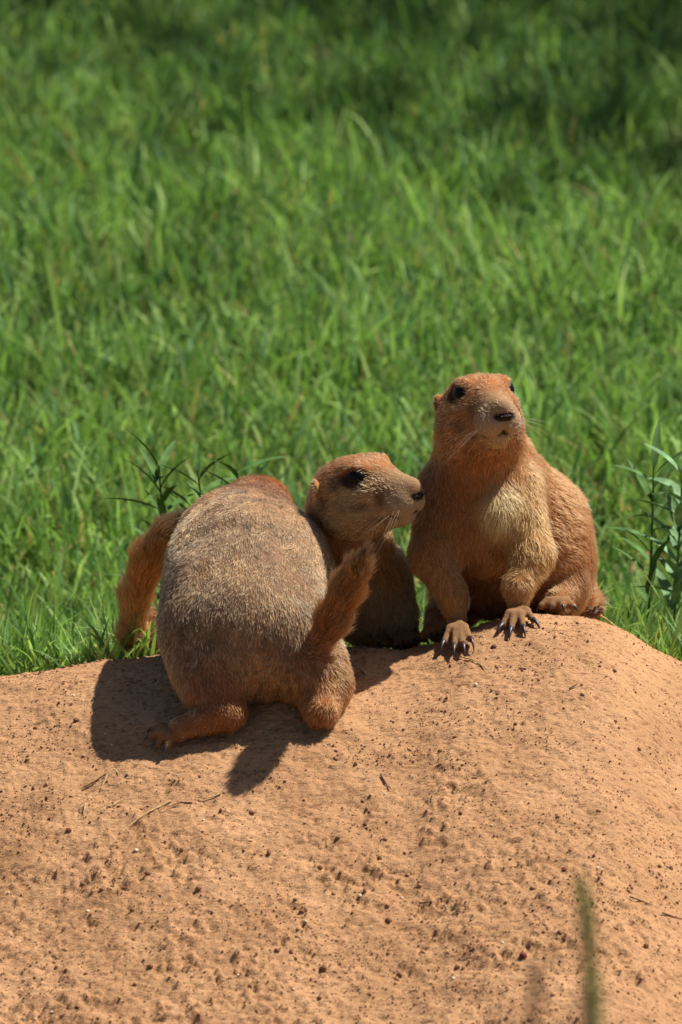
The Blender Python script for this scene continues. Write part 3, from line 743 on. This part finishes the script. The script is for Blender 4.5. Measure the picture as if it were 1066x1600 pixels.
for i, pix in enumerate([[(193, 1248), (178, 1260), (168, 1266)], [(268, 1250), (225, 1276), (192, 1302)], [(345, 1237), (325, 1243), (305, 1241)], [(178, 1200), (186, 1212)], [(168, 1212), (158, 1232)], [(134, 1262), (131, 1276)], [(720, 1026), (740, 1034), (762, 1048)]]):
    strand('straw', pix, .0007, M_STRAW, {0: 'short pale straw just above the long slanting straw', 1: 'long pale straw stem lying slantwise on the bare dirt', 2: 'pale straw touching the tip of the tail shadow', 5: 'tiny pale straw flake standing apart on the dirt', 6: 'thin pale straw just below the sitting prairie dog\'s forepaw'}.get(i, 'short pale straw beside a forked dark twig'), 'straw', 'straw bits on the mound', lift=None)
for i, pix in enumerate([[(165, 1212), (148, 1222), (130, 1228)], [(300, 1252), (282, 1250), (262, 1262)], [(595, 1220), (604, 1233), (612, 1242)], [(770, 1381), (790, 1383)], [(985, 1402), (1020, 1408)], [(1035, 1425), (1066, 1435)], [(890, 1080), (902, 1073)], [(655, 1412), (672, 1414)]]):
    strand('dark_twig', pix, .0007, M_DARKTWIG, {0: 'dark twig with short pale straws at its end', 1: 'dark curved twig at the upper end of the long straw'}.get(i, 'thin dark twig lying alone on the bare slope'), 'twig', 'dark twigs on the mound')

# dry seed head with its stalk on the crest
a = P(928, 956, .075); b_ = P(962, 978, .09); c_ = P(1000, 1002, .11)
rt_ = thing('dry_flower_stalk', 'dry brown flower head on a bent pale stalk at the crest edge', 'dry plant', gz(c_[0], c_[1]))
v, f = tube(bez(c_ + [0, 0, -.01], b_ + [0, 0, .003], a, 10), np.full(10, .0008), 6); mesh_obj('stalk', v, f, M_STRAW, rt_)
v, f = clod_mesh(41); mesh_obj('flower_head', v * .0048 + a, f, M_DARKTWIG, rt_)
for i in range(9):
    th = i * .7; d = np.array([math.cos(th), math.sin(th) * .6, .5 + .4 * math.sin(i * 2.1)]); d /= np.linalg.norm(d)
    v, f = tube([a, a + d * .005, a + d * .0085 + [0, 0, -.001]], [.0012, .0011, .0003], 5); mesh_obj('sepal', v, f, M_DARKTWIG, rt_)

# ------------------------------------------------------------------ out-of-focus stalks nearer the lens
M_STALK = plain_mat('green_stalk', lin(126, 142, 62), .6, .3, noise=60)
M_SEED = plain_mat('green_seed_spike', lin(136, 128, 74), .7, .2, noise=200)
M_DRYSTALK = plain_mat('brown_stalk', lin(150, 112, 86), .7, .2, noise=60)
def Pd(px, py, dd):
    d = ray(px, py); return CPOS + d * dd
def stalk(name, pix, dd, r_, spike, ms, mp, label):
    pts = np.array([Pd(x, y, dd) for x, y in pix]); foot = pts[-1] + (pts[-1] - pts[-2]) / np.linalg.norm(pts[-1] - pts[-2]) * .05
    foot = np.array([foot[0] + .03, foot[1], LAWN - .005])
    rt_ = thing(name, label, 'grass stalk', foot)
    n = 24; full = bez(foot, pts[-1] * 1.0, pts[0], n)
    v, f = tube(full, np.linspace(1.3, .6, n) * r_, 7); mesh_obj('stem', v, f, ms, rt_)
    sp = full[-9:] if spike else full[-4:]; Rr = np.random.default_rng(int(pix[0][0])); m_ = 0
    t = np.linspace(0, len(sp) - 1, 26); k = np.arange(len(sp)); cen = np.stack([np.interp(t, k, sp[:, a_]) for a_ in range(3)], 1)
    for i, q in enumerate(cen):
        w = spike * (1 - (i / 25) ** 4 * .5)
        for j in range(3):
            th = i * 1.2 + j * 2.09 + Rr.uniform(-.3, .3); d = np.array([math.cos(th), math.sin(th), 1.1])
            v, f = tube([q, q + d * w * .6, q + d * w], [w * .18, w * .32, w * .06], 5); mesh_obj('seed', v, f, mp, rt_)
stalk('grass_stalk', [(906, 1378), (925, 1480), (948, 1600)], 3.55, .0026, .0056, M_STALK, M_SEED, 'blurred green grass stalk with a seed spike in front of the mound')
stalk('grass_stalk', [(842, 1505), (826, 1550), (806, 1600)], 3.3, .0026, .0040, M_DRYSTALK, M_DRYSTALK, 'short blurred brownish grass stalk leaning away from the green one')
stalk('grass_stalk', [(912, 1545), (905, 1572), (898, 1600)], 3.2, .0022, .0032, M_DRYSTALK, M_DRYSTALK, 'faint brown stalk tip just beside the green grass stalk')

# ------------------------------------------------------------------ broad-leaved weeds at the edge of the lawn
M_LEAF = plain_mat('weed_leaf', lin(74, 106, 50), .7, .15, noise=90)
M_LEAF2 = plain_mat('grey_weed_leaf', lin(108, 140, 96), .7, .15, noise=90)
def leaf_mesh(L, W_, mat):
    n = 7; v = []; f = []
    for i in range(n):
        s_ = i / (n - 1); w = W_ * math.sin(math.pi * min(.999, s_ ** .8)) ** .8 * .5 + .0002
        x = L * s_; z = -.25 * L * s_ * s_
        v += [(x, -w, z + w * .35), (x, 0, z), (x, w, z + w * .35)]
    for i in range(n - 1):
        a_ = i * 3; f += [(a_, a_ + 3, a_ + 4, a_ + 1), (a_ + 1, a_ + 4, a_ + 5, a_ + 2)]
    me = bpy.data.meshes.new('leaf'); me.from_pydata(v, [], f); me.materials.append(mat)
    for p_ in me.polygons: p_.use_smooth = True
    return me
LM = [leaf_mesh(.042, .0065, M_LEAF), leaf_mesh(.038, .009, M_LEAF2)]
def weed(px, py, y, hgt, nl, kind, label, seed):
    R = np.random.default_rng(seed); q = P(px, py, y); x = q[0]; z0 = float(mound_z(x, y))
    rt_ = thing('broadleaf_weed', label, 'weed', (x, y, z0)); hh = max(q[2] - z0, hgt)
    top = np.array([x + R.uniform(-.01, .01), y, z0 + hh]); pts = bez((x, y, z0 - .004), (x + .006, y, z0 + hh * .6), top, 8)
    v, f = tube(pts, np.linspace(.0016, .0008, 8), 6); mesh_obj('stem', v, f, M_LEAF, rt_)
    for i in range(nl):
        s_ = .3 + .7 * (i + .5) / nl; c_ = np.array([np.interp(s_ * 7, np.arange(8), pts[:, a_]) for a_ in range(3)])
        o = bpy.data.objects.new('leaf', LM[kind]); COL.objects.link(o); o.parent = rt_; o.location = c_ - np.array([x, y, z0])
        o.rotation_euler = (R.uniform(-.4, .4), -R.uniform(.3, 1.25), i * 2.4 + R.uniform(-.4, .4)); sc = R.uniform(.7, 1.25); o.scale = (sc, sc, sc)
weed(248, 728, .40, .03, 26, 0, 'dark green weed with lance-shaped leaves behind the grizzled prairie dog', 1)
weed(318, 735, .41, .03, 20, 0, 'smaller lance-leaved weed beside the dark green weed behind the grizzled prairie dog', 2)
weed(385, 735, .40, .03, 22, 0, 'low dark weed growing behind the back of the crouching prairie dog', 3)
weed(1050, 740, .40, .03, 26, 1, 'grey-green broad-leaved weed beyond the sloping end of the crest', 4)
weed(1010, 728, .42, .03, 20, 0, 'dark leafy weed next to the grey-green broad-leaved weed', 5)

# ------------------------------------------------------------------ unseen trees added so their crowns darken the far lawn
M_BARK = plain_mat('bark', lin(96, 78, 62), .9, .1, noise=30)
def tree(x, y, zc, rad, label, seed, nleaf=5200):
    R = np.random.default_rng(seed); b0 = np.array([x, y, LAWN - .05]); c0 = np.array([x, y, zc])
    rt_ = thing('added_shade_tree', label, 'tree', b0)
    v, f = tube(bez(b0, b0 * .5 + c0 * .5 + [.1, .05, 0], c0 + [0, 0, rad * .5], 10), np.linspace(.13, .03, 10), 10); trunk = mesh_obj('trunk', v, f, M_BARK, rt_)
    cen = []
    for i in range(14):
        th = i * 2.4; z = R.uniform(-.5, .7); d = np.array([math.cos(th) * math.sqrt(1 - z * z), math.sin(th) * math.sqrt(1 - z * z), z])
        st = c0 + [0, 0, -rad * .5 + R.uniform(0, rad * .6)]; en = c0 + d * rad * R.uniform(.7, .95); cen.append(en); cen.append(st * .4 + en * .6)
        v, f = tube(bez(st, st * .5 + en * .5 + [0, 0, .15], en, 6), np.linspace(.04, .008, 6), 6); mesh_obj('limb', v, f, M_BARK, trunk)
    cen = np.array(cen); k = R.integers(0, len(cen), nleaf); p = cen[k] + R.normal(0, rad * .19, (nleaf, 3))
    a = R.normal(0, 1, (nleaf, 3)); a /= np.linalg.norm(a, axis=1)[:, None]; b_ = np.cross(a, R.normal(0, 1, (nleaf, 3))); b_ /= np.linalg.norm(b_, axis=1)[:, None]
    L = R.uniform(.05, .09, (nleaf, 1)); v = np.stack([p - a * L, p + b_ * L * .45, p + a * L, p - b_ * L * .45], 1).reshape(-1, 3)
    cc = np.repeat(lin(84, 112, 52)[None] * R.uniform(.6, 1.3, (nleaf, 1)), 4, 0)
    mesh_obj('crown', v, np.arange(nleaf * 4).reshape(-1, 4), M_GRASS, rt_, cols=cc, smooth=False)
tree(2.3, 5.75, 3.6, 1.8, 'unseen leafy tree added beside the lawn to shade its far part', 3)
tree(1.2, 8.6, 3.9, 1.8, 'second unseen leafy tree added farther across the lawn for shade', 4)
